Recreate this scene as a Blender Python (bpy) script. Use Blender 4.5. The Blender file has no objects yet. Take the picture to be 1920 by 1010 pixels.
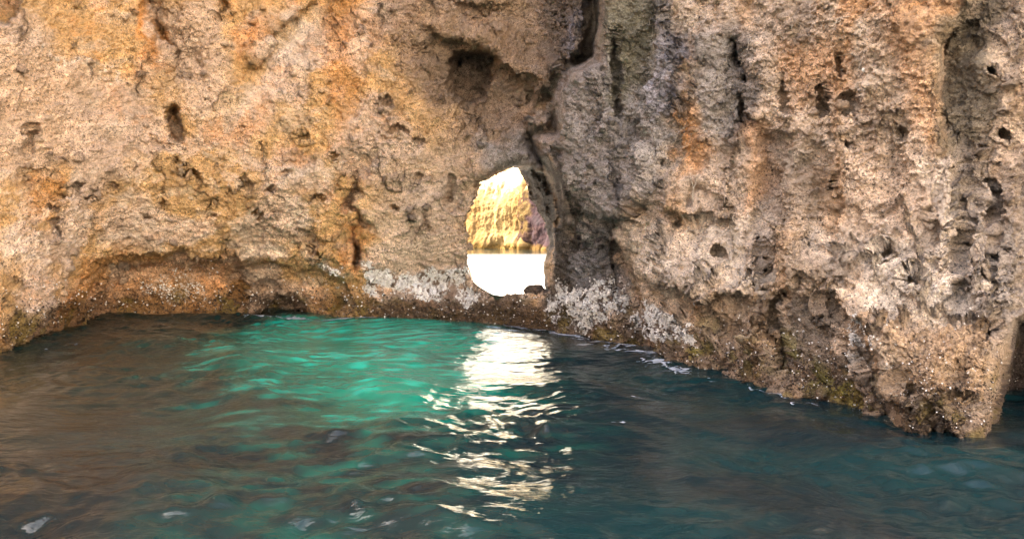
import bpy, math, random
import numpy as np

# ------------------------------------------------------------------ camera, sky, sun, exposure
scene = bpy.context.scene
C = scene.collection
F = 1423.0          # focal length in photo pixels
H = 1.6             # eye height above the water (m)
PY0 = 430.0         # horizon row in the photo

cam_d = bpy.data.cameras.new('camera'); cam = bpy.data.objects.new('camera', cam_d); C.objects.link(cam)
cam.location = (0, 0, H); cam.rotation_euler = (math.radians(90), 0, 0)
cam_d.sensor_width = 36; cam_d.lens = F / 1920 * 36; cam_d.shift_y = -75 / 1920
cam_d.clip_start = .05; cam_d.clip_end = 20000
scene.camera = cam

SUN_EL = math.radians(42)
sun_az = math.atan2(-0.93, 0.36)            # angle from +Y towards +X of the direction TO the sun
to_sun = (math.sin(sun_az) * math.cos(SUN_EL), math.cos(sun_az) * math.cos(SUN_EL), math.sin(SUN_EL))
w = bpy.data.worlds.new('World'); scene.world = w; w.use_nodes = True
nt = w.node_tree
sky = nt.nodes.new('ShaderNodeTexSky'); sky.sky_type = 'NISHITA'; sky.sun_disc = False
sky.sun_elevation = SUN_EL; sky.sun_rotation = sun_az
sky.air_density = 0.6; sky.dust_density = 7.0; sky.ozone_density = 0.3
nt.links.new(sky.outputs[0], nt.nodes['Background'].inputs[0])
nt.nodes['Background'].inputs[1].default_value = 0.14
sd = bpy.data.lights.new('sun', 'SUN'); sd.energy = 3.2; sd.angle = math.radians(.5); sd.color = (1, .95, .88)
so = bpy.data.objects.new('sun', sd); C.objects.link(so)
from mathutils import Vector
so.rotation_euler = Vector(to_sun).to_track_quat('Z', 'Y').to_euler()
so.location = (-30, 20, 40)
scene.view_settings.view_transform = 'Standard'; scene.view_settings.look = 'None'
scene.view_settings.exposure = 2.95; scene.view_settings.gamma = 1
scene.cycles.use_guiding = True; scene.cycles.use_surface_guiding = True; scene.cycles.guiding_training_samples = 64
scene.cycles.use_light_tree = False; scene.cycles.sampling_pattern = 'BLUE_NOISE'
scene.cycles.max_bounces = 6; scene.cycles.diffuse_bounces = 3

# ------------------------------------------------------------------ noise (numpy)
rng = np.random.RandomState(7)
PERM = np.concatenate([rng.permutation(256)] * 3).astype(np.int32)
GR = rng.normal(size=(256, 3)); GR = (GR / np.linalg.norm(GR, axis=1)[:, None]).astype(np.float32)
def noise(p, s=1.0, off=0.0):
    """gradient noise, roughly -1..1; p (...,3); s = frequency, scalar or 3 values"""
    q = (p * np.asarray(s, dtype=np.float32) + np.float32(off)).astype(np.float32)
    shp = q.shape[:-1]; q = q.reshape(-1, 3)
    i = np.floor(q).astype(np.int32); f = q - i; i &= 255
    u = f * f * f * (f * (f * 6 - 15) + 10)
    out = np.zeros(len(q), np.float32)
    for dx in (0, 1):
        wx = u[:, 0] if dx else 1 - u[:, 0]
        a = PERM[(i[:, 0] + dx) & 255]
        for dy in (0, 1):
            wy = u[:, 1] if dy else 1 - u[:, 1]
            b = PERM[a + ((i[:, 1] + dy) & 255)]
            for dz in (0, 1):
                wz = u[:, 2] if dz else 1 - u[:, 2]
                g = GR[PERM[b + ((i[:, 2] + dz) & 255)]]
                out += wx * wy * wz * (g[:, 0] * (f[:, 0] - dx) + g[:, 1] * (f[:, 1] - dy) + g[:, 2] * (f[:, 2] - dz))
    return (out * 1.6).reshape(shp)
def fbm(p, s, octv=4, off=0.0, gain=.5):
    a = 1.0; t = 0; s = np.asarray(s, dtype=np.float32)
    for k in range(octv):
        t = t + a * noise(p, s * 2.03 ** k, off + 17.3 * k); a *= gain
    return t
def ridged(p, s, octv=3, off=0.0):
    a = 1.0; t = 0; s = np.asarray(s, dtype=np.float32)
    for k in range(octv):
        t = t + a * (1 - 2.2 * np.abs(noise(p, s * 2.1 ** k, off + 11.1 * k))); a *= .5
    return t
def worley(p, s, off=0.0):
    """distance to the nearest and second cell point"""
    q = (p * np.asarray(s, dtype=np.float32) + np.float32(off)).astype(np.float32)
    shp = q.shape[:-1]; q = q.reshape(-1, 3)
    i = np.floor(q).astype(np.int32)
    d1 = np.full(len(q), 9, np.float32); rid = np.zeros(len(q), np.float32)
    for dx in (-1, 0, 1):
        for dy in (-1, 0, 1):
            for dz in (-1, 0, 1):
                c = i + np.array((dx, dy, dz), np.int32); m = c & 255
                h = PERM[PERM[PERM[m[:, 0]] + m[:, 1]] + m[:, 2]]
                j = GR[h] * .45 + .5
                d = np.sum((c + j - q) ** 2, axis=1)
                s1 = d < d1
                rid[s1] = h[s1]; d1[s1] = d[s1]
    return np.sqrt(d1).reshape(shp), (rid / 255.).reshape(shp)
def sstep(a, b, x):
    t = np.clip((x - a) / (b - a), 0, 1); return t * t * (3 - 2 * t)

# ------------------------------------------------------------------ 2-D shape helpers on the face of the cliff
def seg_dist(px, py, pts, closed=False, with_arc=False):
    pts = np.asarray(pts, float); n = len(pts)
    best = np.full(px.shape, 1e9); side = np.zeros(px.shape); arc = np.zeros(px.shape); s0 = 0.0
    for k in range(n if closed else n - 1):
        a = pts[k]; b = pts[(k + 1) % n]; ab = b - a; L = ab @ ab + 1e-9
        t = np.clip(((px - a[0]) * ab[0] + (py - a[1]) * ab[1]) / L, 0, 1)
        dx = px - a[0] - t * ab[0]; dy = py - a[1] - t * ab[1]
        d = dx * dx + dy * dy; cr = (ab[0] * (py - a[1]) - ab[1] * (px - a[0])) / math.sqrt(L)
        m = (d < best - 1e-6) | ((d < best + 1e-6) & (np.abs(cr) > np.abs(side)))
        best = np.where(d < best, d, best)
        side = np.where(m, cr, side); arc = np.where(m, s0 + t * math.sqrt(L), arc); s0 += math.sqrt(L)
    if with_arc: return np.sqrt(best), np.sign(side), arc, s0
    return np.sqrt(best), np.sign(side)
def inside(px, py, pts):
    pts = np.asarray(pts, float); n = len(pts); r = np.zeros(px.shape, bool)
    for k in range(n):
        x1, y1 = pts[k]; x2, y2 = pts[(k + 1) % n]
        c = ((y1 > py) != (y2 > py)) & (px < (x2 - x1) * (py - y1) / (y2 - y1 + 1e-12) + x1)
        r ^= c
    return r
def sdf(px, py, pts):
    d, _ = seg_dist(px, py, pts, True)
    return np.where(inside(px, py, pts), -d, d)
def local(px, py, pts, pad):
    pts = np.asarray(pts, float)
    return (px > pts[:, 0].min() - pad) & (px < pts[:, 0].max() + pad) & (py > pts[:, 1].min() - pad) & (py < pts[:, 1].max() + pad)
def poly(T, px, py, pts, amt, soft):
    m = local(px, py, pts, soft * 2)
    T[m] += amt * sstep(soft, -soft, sdf(px[m], py[m], pts))
def line(T, px, py, pts, amt, wid):
    m = local(px, py, pts, wid * 3)
    d, _ = seg_dist(px[m], py[m], pts)
    T[m] += amt * np.exp(-(d / wid) ** 2)
def edge(T, px, py, pts, amt, soft, fall):
    """step of height amt on the side right of the travel direction (as seen), fading with distance"""
    m = local(px, py, pts, fall * 2.5)
    d, s, arc, tot = seg_dist(px[m], py[m], pts, False, True)
    t = d * s; fl = min(.35 * tot, 1.2 * fall)              # fades out at both ends of the line
    amt = amt * sstep(0, fl, arc) * sstep(0, fl, tot - arc)
    T[m] += amt * sstep(-soft, soft, t) * np.exp(-(np.maximum(t, 0) / fall) ** 2) * np.where(t < -soft, 0, 1)

def interp(x, xs, ys): return np.interp(x, xs, ys)
def srgb(r, g, b):
    c = np.array((r, g, b), float) / 255
    return np.where(c <= .04045, c / 12.92, ((c + .055) / 1.055) ** 2.4)

# ------------------------------------------------------------------ mesh helpers
def make_mesh(name, verts, faces, smooth=True):
    me = bpy.data.meshes.new(name)
    verts = np.asarray(verts, np.float32).reshape(-1, 3); faces = np.asarray(faces, np.int32)
    k = faces.shape[1]
    me.vertices.add(len(verts)); me.vertices.foreach_set('co', verts.ravel())
    me.loops.add(faces.size); me.loops.foreach_set('vertex_index', faces.ravel())
    me.polygons.add(len(faces)); me.polygons.foreach_set('loop_start', np.arange(0, faces.size, k, dtype=np.int32))
    me.polygons.foreach_set('loop_total', np.full(len(faces), k, np.int32))
    me.update(calc_edges=True)
    me.polygons.foreach_set('use_smooth', np.full(len(faces), smooth, bool))
    return me
def add_col(me, name, cols):
    a = me.color_attributes.new(name, 'FLOAT_COLOR', 'POINT')
    c = np.ones((len(cols), 4), np.float32); c[:, :3] = cols
    a.data.foreach_set('color', c.ravel())
def grid_faces(nr, nc, keep=None):
    i = np.arange(nr * nc).reshape(nr, nc)
    f = np.stack([i[:-1, :-1], i[:-1, 1:], i[1:, 1:], i[1:, :-1]], -1).reshape(-1, 4)
    return f if keep is None else f[keep.reshape(-1)]
def grid_normals(P):
    du = np.gradient(P, axis=1); dv = np.gradient(P, axis=0)
    n = np.cross(dv, du); n /= np.linalg.norm(n, axis=-1, keepdims=True) + 1e-9
    return n
def link(name, me, mat, parent=None):
    o = bpy.data.objects.new(name, me); C.objects.link(o)
    if mat: me.materials.append(mat)
    if parent: o.parent = parent
    return o
def tag(o, label=None, cat=None, group=None, kind=None):
    for k, v in (('label', label), ('category', cat), ('group', group), ('kind', kind)):
        if v: o[k] = v
    return o

# ------------------------------------------------------------------ materials
def rock_material(name, scale=1.0, speck=.7, bump=1.0, grain=.3):
    m = bpy.data.materials.new(name); m.use_nodes = True
    t = m.node_tree; N = t.nodes; L = t.links; b = N['Principled BSDF']
    b.inputs['Roughness'].default_value = .88; b.inputs['Specular IOR Level'].default_value = .25
    at = N.new('ShaderNodeAttribute'); at.attribute_name = 'Col'
    tc = N.new('ShaderNodeNewGeometry')
    def nz(sc, det=4, rough=.6):
        n = N.new('ShaderNodeTexNoise'); n.inputs['Scale'].default_value = sc * scale
        n.inputs['Detail'].default_value = det; n.inputs['Roughness'].default_value = rough
        L.new(tc.outputs['Position'], n.inputs['Vector']); return n
    def mr(src, a, b_, c, d):
        r = N.new('ShaderNodeMapRange'); r.inputs[1].default_value = a; r.inputs[2].default_value = b_
        r.inputs[3].default_value = c; r.inputs[4].default_value = d; L.new(src, r.inputs[0]); return r.outputs[0]
    def mul(a, b_):
        r = N.new('ShaderNodeMath'); r.operation = 'MULTIPLY'; L.new(a, r.inputs[0]); L.new(b_, r.inputs[1]); return r.outputs[0]
    fine = nz(46, 4, .8); mid = nz(9, 5, .7); big = nz(1.3, 3, .6)
    v = mul(mr(fine.outputs[0], .36, .64, .62, 1.85), mr(mid.outputs[0], .3, .7, .85, 1.35))
    # dark specks in the pores: small ones nearly everywhere, larger ones in swarms
    s1 = nz(30, 3, .7); d1 = mr(s1.outputs[0], .385, .42, 1 - speck, 1.0)
    s2 = nz(13, 4, .75); d2 = mr(s2.outputs[0], .355, .385, 1 - speck, 1.0)
    v = mul(mul(v, d1), d2)
    mxv = N.new('ShaderNodeMix'); mxv.data_type = 'FLOAT'; L.new(mr(big.outputs[0], .38, .58, .4, 1.0), mxv.inputs[0])
    mxv.inputs[2].default_value = 1.0; L.new(v, mxv.inputs[3]); v = mxv.outputs[0]
    vm = N.new('ShaderNodeVectorMath'); vm.operation = 'SCALE'; L.new(at.outputs['Color'], vm.inputs[0]); L.new(v, vm.inputs['Scale'])
    hs = N.new('ShaderNodeMix'); hs.data_type = 'RGBA'
    gr = nz(55, 2, .5); L.new(mr(gr.outputs[0], .62, .70, 0, grain), hs.inputs[0])
    L.new(vm.outputs[0], hs.inputs[6]); hs.inputs[7].default_value = (.72, .66, .58, 1)
    L.new(hs.outputs[2], b.inputs['Base Color'])
    vo = N.new('ShaderNodeTexVoronoi'); vo.inputs['Scale'].default_value = 30 * scale; L.new(tc.outputs['Position'], vo.inputs['Vector'])
    h1 = N.new('ShaderNodeMath'); h1.operation = 'ADD'; L.new(fine.outputs[0], h1.inputs[0]); L.new(mr(vo.outputs['Distance'], 0, .5, 0, .35), h1.inputs[1])
    bp = N.new('ShaderNodeBump'); bp.inputs['Strength'].default_value = bump; bp.inputs['Distance'].default_value = .045 / scale
    L.new(h1.outputs[0], bp.inputs['Height']); L.new(bp.outputs[0], b.inputs['Normal'])
    return m
ROCK = rock_material('limestone')
FAR_ROCK = rock_material('sunlit_limestone', .25, .1, .2, 0)
FAR_ROCK.node_tree.nodes['Principled BSDF'].inputs['Specular IOR Level'].default_value = 0.0

# ------------------------------------------------------------------ the cliff with the arch
WL = np.array([(-500, 740), (-100, 680), (0, 652), (60, 640), (110, 628), (160, 612), (220, 599), (300, 597), (400, 594), (480, 590), (600, 594), (720, 600), (860, 603),
      (960, 606), (1040, 613), (1100, 622), (1200, 645), (1240, 672), (1280, 690), (1400, 712), (1500, 740), (1620, 775),
      (1700, 797), (1850, 818), (1875, 815), (1895, 792), (1930, 780), (2100, 790), (2400, 800)], float)
YW = np.array([(-500, 9.0), (-100, 10.7), (0, 11.1), (100, 11.6), (250, 12.4), (450, 12.9), (700, 12.9), (860, 12.9), (990, 12.7), (1035, 12.2),
      (1060, 11.5), (1150, 10.4), (1250, 9.5), (1400, 8.55), (1600, 7.6), (1740, 7.1), (1850, 6.8), (1930, 6.7), (2100, 6.6), (2400, 6.5)], float)
# visible opening
VOID = [(894, 346), (905, 336), (932, 322), (958, 317), (973, 317), (979, 334), (987, 352), (990, 368), (1002, 388), (1006, 400), (1016, 416),
        (1024, 432), (1027, 452), (1022, 474), (1019, 500), (1020, 524), (1021, 543), (1008, 549), (985, 548), (960, 550), (938, 550), (925, 548),
        (912, 541), (897, 531), (890, 524), (886, 508), (879, 490), (876, 470), (873, 448), (873, 424), (876, 404), (884, 390), (892, 378), (896, 362)]
# outline of the mouth on the near face
MOUTH = [(890, 344), (903, 331), (930, 316), (962, 307), (1000, 309), (1022, 322), (1038, 350), (1047, 385), (1050, 408), (1043, 430), (1037, 455),
         (1032, 490), (1028, 520), (1028, 548), (985, 551), (930, 553), (905, 545), (886, 528), (875, 485), (870, 440), (872, 402), (884, 384), (892, 365)]

def cliff_features(px, py):
    """relief in metres towards the viewer"""
    T = np.zeros(px.shape)
    P_ = lambda pts, a, s: poly(T, px, py, pts, a, s)
    L_ = lambda pts, a, w_: line(T, px, py, pts, a, w_)
    E_ = lambda pts, a, s, f_: edge(T, px, py, pts, a, s, f_)
    # --- seam between the arch wall and the grey mass on the right
    seam = [(1120, -80), (1116, 60), (1110, 112), (1075, 130), (1045, 165), (1024, 195), (1040, 225), (1048, 248), (1005, 258), (1012, 290), (1036, 330), (1052, 380),
            (1052, 410)]
    d = local(px, py, seam, 130)
    dd, s_ = seg_dist(px[d], py[d], seam)
    t = -dd * s_                               # positive to the right of the seam
    T[d] += (1 - sstep(320, 400, py[d])) * (.45 * sstep(-3, 9, t) * np.exp(-(np.maximum(t, 0) / 75) ** 2) - .45 * np.exp(-((t + 10) / 12) ** 2))
    P_([(1026, 200), (1075, 132), (1112, 114), (1150, 220), (1240, 330), (1180, 400), (1062, 400), (1016, 290), (1050, 248)], .2, 9)
    L_([(1120, -80), (1116, 60), (1108, 108), (1090, 122)], -1.0, 13)
    P_([(1040, -60), (1118, -60), (1112, 105), (1060, 125), (1040, 60)], -.45, 22)
    L_([(1030, 190), (1036, 212), (1042, 240)], -.5, 9)
    L_([(995, 262), (1005, 285), (1022, 318)], -.25, 6)
    L_([(1150, 60), (1151, 110), (1153, 160), (1156, 215)], -.3, 5)
    L_([(1105, 240), (1150, 300), (1160, 340)], -.12, 12)
    # --- recess and cave over the arch
    P_([(800, 60), (870, 70), (930, 105), (975, 140), (1000, 200), (985, 250), (900, 240), (850, 215), (820, 180), (790, 120)], -.28, 26)
    P_([(838, 118), (860, 100), (905, 104), (925, 120), (918, 150), (900, 176), (880, 190), (852, 184), (838, 160)], -1.0, 9)
    E_([(1010, 205), (985, 150), (960, 125), (925, 108), (890, 82), (830, 66), (790, 28)], .3, 6, 45)
    P_([(985, 140), (1004, 145), (1006, 180), (988, 184)], -.3, 8)
    P_([(755, 70), (800, 78), (815, 105), (770, 112)], -.22, 14)
    E_([(990, 20), (900, 12), (850, 0), (800, -20)], .3, 8, 60)
    # arch crown band stands out a little over the mouth
    E_([(1000, 302), (960, 300), (925, 312), (898, 328), (870, 350)], .14, 8, 40)
    # --- upper left
    P_([(-60, -60), (46, -60), (42, 8), (32, 28), (12, 46), (-60, 56)], -.9, 7)
    E_([(292, 138), (325, 112), (318, 78), (298, 40), (268, -10), (255, -70)], -.50, 7, 42)
    L_([(265, -40), (283, 10), (305, 45), (318, 82)], -.3, 10)
    E_([(438, 150), (470, 125), (492, 100), (503, 70), (530, 40), (585, 8), (610, -60)], -.34, 6, 60)
    L_([(413, -30), (424, 6), (416, 30)], -.5, 8)
    L_([(398, 70), (404, 96), (410, 110)], -.15, 5)
    P_([(316, 203), (326, 198), (334, 215), (343, 226), (345, 250), (337, 260), (326, 244), (318, 228), (308, 218)], -.75, 5)
    P_([(286, 252), (300, 250), (318, 262), (312, 272), (294, 268)], -.18, 7)
    L_([(62, 235), (68, 255), (60, 275)], -.2, 7)
    P_([(346, 326), (356, 322), (370, 328), (369, 339), (352, 340)], -.5, 5)
    P_([(503, 352), (516, 350), (526, 360), (520, 367), (504, 362)], -.45, 4)
    P_([(446, 332), (462, 334), (478, 345), (474, 352), (456, 344)], -.3, 5)
    P_([(104, 358), (130, 360), (142, 378), (116, 374)], -.22, 7)
    P_([(84, 420), (98, 418), (103, 436), (88, 440)], -.3, 5)
    pr = np.random.RandomState(4)
    for cx0, cy0, rr in ((60, 250, 7), (136, 350, 8), (150, 362, 6), (95, 384, 7), (212, 352, 6), (296, 372, 6), (270, 400, 6), (238, 446, 6), (330, 300, 7), (392, 366, 6), (430, 352, 5), (404, 398, 6),
                         (486, 402, 6), (538, 330, 5), (590, 372, 6), (620, 300, 5), (560, 250, 4), (452, 246, 4), (396, 190, 5), (690, 470, 6), (742, 392, 6), (776, 330, 6), (720, 180, 7), (744, 240, 6), (786, 262, 5), (170, 410, 6),
                         (1245, 300, 6), (1262, 410, 6), (1350, 470, 6), (1560, 350, 6), (1600, 280, 6), (1690, 250, 6), (1652, 470, 7), (1700, 520, 6), (1860, 130, 6), (1880, 250, 6), (1860, 620, 7)):
        an = np.arange(7) / 7 * 6.283; rad_ = rr * pr.uniform(.6, 1.4, 7)
        P_(list(zip(cx0 + rad_ * 1.3 * np.cos(an), cy0 + rad_ * np.sin(an))), -.26, 3.5)
    P_([(50, 320), (108, 318), (60, 345), (62, 400), (45, 420)], -.12, 10)
    E_([(705, 280), (700, 300), (690, 322), (655, 352), (640, 356)], -.3, 6, 40)
    # ragged crack left of the arch
    L_([(664, 352), (655, 378), (676, 402), (688, 418), (662, 432), (672, 456), (666, 498)], -.42, 9)
    P_([(664, 450), (676, 452), (674, 478), (664, 500), (656, 484)], -.7, 4)
    P_([(640, 350), (668, 345), (672, 385), (650, 400)], -.35, 9)
    P_([(800, 380), (812, 420), (806, 430)], -.2, 4)
    # jamb of the arch
    E_([(876, 398), (850, 396), (835, 370), (838, 340)], -.22, 5, 32)
    L_([(846, 330), (848, 352), (842, 372)], -.2, 4)
    # --- undercut at the waterline on the left
    P_([(30, 668), (105, 612), (150, 575), (178, 540), (200, 512), (250, 492), (330, 492), (400, 500), (450, 510), (470, 545), (450, 600), (420, 640), (60, 700)], -.8, 24)
    E_([(455, 500), (330, 486), (255, 486), (196, 506), (150, 566), (60, 634)], .12, 9, 60)
    P_([(440, 500), (500, 494), (600, 506), (640, 535), (640, 565), (590, 600), (560, 640), (450, 640)], -.55, 14)
    P_([(484, 584), (500, 568), (545, 560), (575, 578), (590, 640), (470, 640)], -.8, 9)
    P_([(480, 540), (520, 530), (540, 548), (500, 560)], -.3, 9)
    E_([(660, 560), (630, 520), (600, 500), (562, 470), (555, 438)], .2, 7, 50)
    E_([(700, 540), (560, 450), (500, 430), (440, 470), (420, 495)], .08, 10, 70)
    L_([(560, 440), (575, 452), (582, 470)], -.28, 7)
    # ledge under the barnacles left of the arch
    E_([(920, 552), (880, 540), (800, 536), (740, 520), (690, 512)], -.16, 12, 60)
    P_([(700, 548), (900, 560), (1040, 560), (1040, 660), (700, 660)], .18, 20)
    P_([(770, 560), (900, 560), (920, 660), (740, 660)], .14, 24)
    # --- grey foot right of the arch
    P_([(1045, 440), (1120, 450), (1150, 520), (1190, 600), (1190, 700), (1050, 690), (1040, 560)], -.10, 18)
    P_([(1052, 548), (1130, 540), (1180, 600), (1190, 700), (1045, 690)], .42, 18)
    P_([(1128, 470), (1142, 450), (1158, 480), (1164, 540), (1156, 574), (1140, 540)], -.35, 9)
    E_([(1135, 400), (1142, 440), (1160, 500), (1196, 590), (1206, 680)], .0, 6, 90)
    L_([(1140, 420), (1150, 452), (1166, 520), (1190, 585), (1200, 640)], -.22, 8)
    # --- right mass: ledges
    E_([(1400, 395), (1372, 404), (1330, 396), (1290, 402), (1240, 385), (1195, 350)], .26, 7, 60)
    E_([(1450, 552), (1420, 560), (1390, 548), (1320, 560), (1250, 538), (1195, 500), (1165, 480)], .3, 8, 65)
    E_([(1500, 468), (1440, 470), (1420, 440)], .2, 6, 40)
    E_([(1560, 520), (1500, 505), (1440, 500)], .15, 6, 40)
    P_([(1300, 350), (1330, 355), (1370, 392), (1320, 398), (1290, 380)], -.16, 12)
    L_([(1330, 110), (1325, 130), (1345, 140)], -.25, 7)
    L_([(1378, 70), (1384, 105), (1398, 130), (1396, 165)], -.35, 7)
    L_([(1386, 190), (1390, 215), (1394, 250)], -.3, 9)
    P_([(1340, 130), (1410, 90), (1420, 180), (1410, 240), (1360, 230)], -.2, 22)
    L_([(1467, 140), (1470, 170), (1476, 195)], -.2, 5)
    L_([(1538, 155), (1540, 180), (1541, 200)], -.2, 6)
    L_([(1585, 185), (1588, 215)], -.2, 8)
    L_([(1580, 105), (1578, 130)], -.22, 5)
    L_([(1632, -30), (1626, 10), (1630, 30)], -.35, 6)
    L_([(1275, 200), (1285, 250), (1272, 320)], -.12, 18)
    L_([(1440, 260), (1445, 340), (1432, 420), (1436, 480)], -.22, 20)
    L_([(1530, 300), (1550, 380), (1520, 440)], -.18, 26)
    P_([(1438, 488), (1448, 500), (1444, 514), (1434, 505)], -.14, 4)
    P_([(1492, 510), (1503, 512), (1502, 534), (1490, 530)], -.14, 4)
    # gully between the buttresses
    L_([(1468, 550), (1452, 575), (1460, 600), (1472, 640), (1474, 690)], -.3, 9)
    P_([(1455, 560), (1475, 530), (1540, 560), (1590, 610), (1632, 700), (1648, 800), (1560, 790), (1490, 720), (1450, 640)], -.2, 26)
    E_([(1540, 555), (1600, 615), (1632, 680), (1650, 745), (1665, 800)], -.0, 8, 90)
    L_([(1545, 560), (1602, 620), (1632, 690), (1648, 770)], -.25, 10)
    P_([(1560, 560), (1640, 590), (1700, 620), (1860, 640), (1860, 860), (1670, 860), (1640, 700)], .22, 26)
    L_([(1240, 560), (1330, 600), (1400, 660)], -.12, 14)
    L_([(1690, 720), (1740, 790), (1760, 830)], -.15, 10)
    # --- fissure on the far right
    fis = [(1822, -90), (1816, 20), (1800, 45), (1756, 74), (1750, 110), (1757, 170), (1760, 240), (1772, 268), (1806, 300), (1810, 350), (1800, 430), (1796, 470), (1802, 540)]
    d = local(px, py, fis, 260)
    dd, s_ = seg_dist(px[d], py[d], fis)
    t = -dd * s_
    fade = (1 - .75 * sstep(240, 330, py[d])) * (1 - sstep(420, 525, py[d]))
    T[d] += fade * (-.42 * sstep(-3, 8, t) * np.exp(-(np.maximum(t, 0) / 100) ** 2) + .10 * np.exp(-((t + 25) / 30) ** 2))
    L_(fis[8:], -.14, 9)
    L_([(1800, 430), (1797, 480)], -.15, 7)
    L_([(1850, 330), (1870, 420), (1862, 520), (1880, 560)], -.2, 12)
    E_([(1960, 545), (1900, 540), (1850, 540), (1820, 520)], -.15, 6, 50)
    # dark undercut beyond the corner
    P_([(1893, 640), (1905, 600), (1960, 570), (2300, 560), (2300, 900), (1874, 900), (1872, 800), (1886, 720)], -1.5, 7)
    # pale boss
    P_([(1715, 300), (1750, 285), (1800, 290), (1806, 360), (1780, 420), (1720, 400)], .12, 24)
    return T

def build_cliff():
    dense = np.arange(-70, 1992, 1.5)
    th = np.arctan((dense - 960) / F)
    def grow(t0, t1, st):
        r = []; t = t0
        while abs(t - t0) < abs(t1 - t0):
            t += st; st *= 1.045; r.append(t)
        return r
    left = grow(th[0], math.radians(-105), -.0011)[::-1]; right = grow(th[-1], math.radians(80), .0011)
    TH = np.concatenate([left, th, right]); nc = len(TH)
    PX = 960 + F * np.tan(np.clip(TH, -1.2, 1.2))
    wl = interp(PX, WL[:, 0], WL[:, 1]); k = np.ones(9) / 9; wl_s = np.convolve(np.pad(wl, 4, 'edge'), k, 'valid')
    # dense rows
    nd = 600
    t = np.linspace(0, 1, nd)
    PYd = (wl_s + 40)[None, :] * (1 - t[:, None]) + (-62) * t[:, None]
    up = []; y = -62.; st = 1.5
    while y > -2200: y -= st; st *= 1.05; up.append(y)
    PYu = np.repeat(np.array(up)[:, None], nc, 1)
    PY = np.concatenate([PYd, PYu]); nr = PY.shape[0]
    PXg = np.repeat(PX[None, :], nr, 0); THg = np.repeat(TH[None, :], nr, 0)
    cosT = np.maximum(np.cos(THg), .5)
    Y0 = H * F / (wl_s - PY0); Y1 = interp(PX, YW[:, 0], YW[:, 1])
    rim_out = np.abs(np.degrees(TH))
    tt = sstep(0, 1, np.clip((wl_s[None] - PY) / (wl_s[None] - 300), 0, 1))
    Yb = Y0[None] * (1 - tt) + Y1[None] * tt
    rho = Yb / np.cos(np.clip(THg, math.radians(-38), math.radians(37)))
    rho = np.where(np.degrees(THg) > 37, rho + .05 * (np.degrees(THg) - 37), rho)
    wv = (PY0 - PY) / F
    def place(r):
        Yc = r * cosT
        return np.stack([r * np.sin(THg), r * np.cos(THg), H + wv * Yc], -1)
    P0 = place(rho).astype(np.float32)
    # slight overhang above the frame, and roughened outlines for every feature
    wx = 13 * fbm(P0, 1.1, 3, 3.1) + 7 * fbm(P0, 4.5, 3, 9.7); wy = 13 * fbm(P0, 1.1, 3, 33.1) + 7 * fbm(P0, 4.5, 3, 59.7)
    sv0 = sdf(PXg, PY, VOID)
    calm = (.25 + .75 * sstep(10, 90, np.abs(sv0))) * (1 - .7 * sstep(1790, 1850, PXg)) * (1 - .6 * sstep(960, 1010, PXg) * sstep(1230, 1160, PXg) * sstep(430, 390, PY))
    fx = PXg + wx * calm; fy = PY + wy * calm
    T = cliff_features(fx, fy)
    # passage through the rock: the face runs back from the mouth to the visible opening
    wx2 = 4.6 * fbm(P0, 5.5, 4, 71.7, .52); wy2 = 4.6 * fbm(P0, 5.5, 4, 21.7, .52)
    vx = PXg + wx2; vy = PY + wy2
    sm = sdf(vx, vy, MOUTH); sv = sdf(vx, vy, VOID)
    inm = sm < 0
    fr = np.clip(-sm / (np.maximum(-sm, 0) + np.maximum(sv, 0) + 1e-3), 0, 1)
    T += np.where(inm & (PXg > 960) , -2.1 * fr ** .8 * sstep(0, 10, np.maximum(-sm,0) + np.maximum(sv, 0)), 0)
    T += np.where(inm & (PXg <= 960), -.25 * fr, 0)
    T = np.where(np.degrees(np.abs(THg)) > 50, 0, T)
    P = place(rho - T)
    n = grid_normals(P)
    Pn = P.astype(np.float32)
    inn = n.copy()
    # layered roughness, along the normal
    vert = np.array((1, 1, .38), np.float32)
    wall_r = sstep(1000, 1150, PXg)                    # right mass is fluted
    soft = .5 + .5 * sstep(0, 28, sv)
    D = .16 * fbm(Pn, .42, 2, 5.) * soft
    D += .075 * fbm(Pn, 1.15, 2, 15.)
    D += wall_r * (.085 * ridged(Pn, vert * 1.3, 3, 40.) - .05)
    D += (1 - wall_r) * (.055 * ridged(Pn, 1.7, 3, 44.) - .03)
    rough = .65 + .5 * sstep(-.2, .4, fbm(Pn, .8, 2, 77.))
    low = sstep(1.3, .1, Pn[..., 2])
    D += rough * (.040 * fbm(Pn, (3.6, 3.6, 5.), 2, 25.) + .026 * fbm(Pn, 9., 2, 35.))
    du = np.linalg.norm(np.gradient(P, axis=1), axis=-1) / np.maximum(np.gradient(THg, axis=1) * rho, 1e-4)
    dv = np.linalg.norm(np.gradient(P, axis=0), axis=-1) / np.maximum(np.abs(np.gradient(PY, axis=0)) / F * rho, 1e-4)
    st = np.maximum(du, dv); kk = np.ones(13) / 13
    for _ in range(2):
        st = np.apply_along_axis(lambda r: np.convolve(np.pad(r, 6, 'edge'), kk, 'valid'), 1, st)
        st = np.apply_along_axis(lambda r: np.convolve(np.pad(r, 6, 'edge'), kk, 'valid'), 0, st)
    damp = np.clip(2.6 / st, .22, 1)
    D *= .1 + .9 * damp
    # rounded lumps with sharp seams between them, and thin cracks in places
    qv = (Pn + .10 * np.stack([noise(Pn, 2.5, 201.), noise(Pn, 2.5, 211.), noise(Pn, 2.5, 221.)], -1)).astype(np.float32)
    bil = np.abs(noise(qv, (2.1, 2.1, 2.6), 231.)) + .5 * np.abs(noise(qv, (4.6, 4.6, 5.6), 241.)) + .25 * np.abs(noise(qv, 10., 251.))
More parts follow.
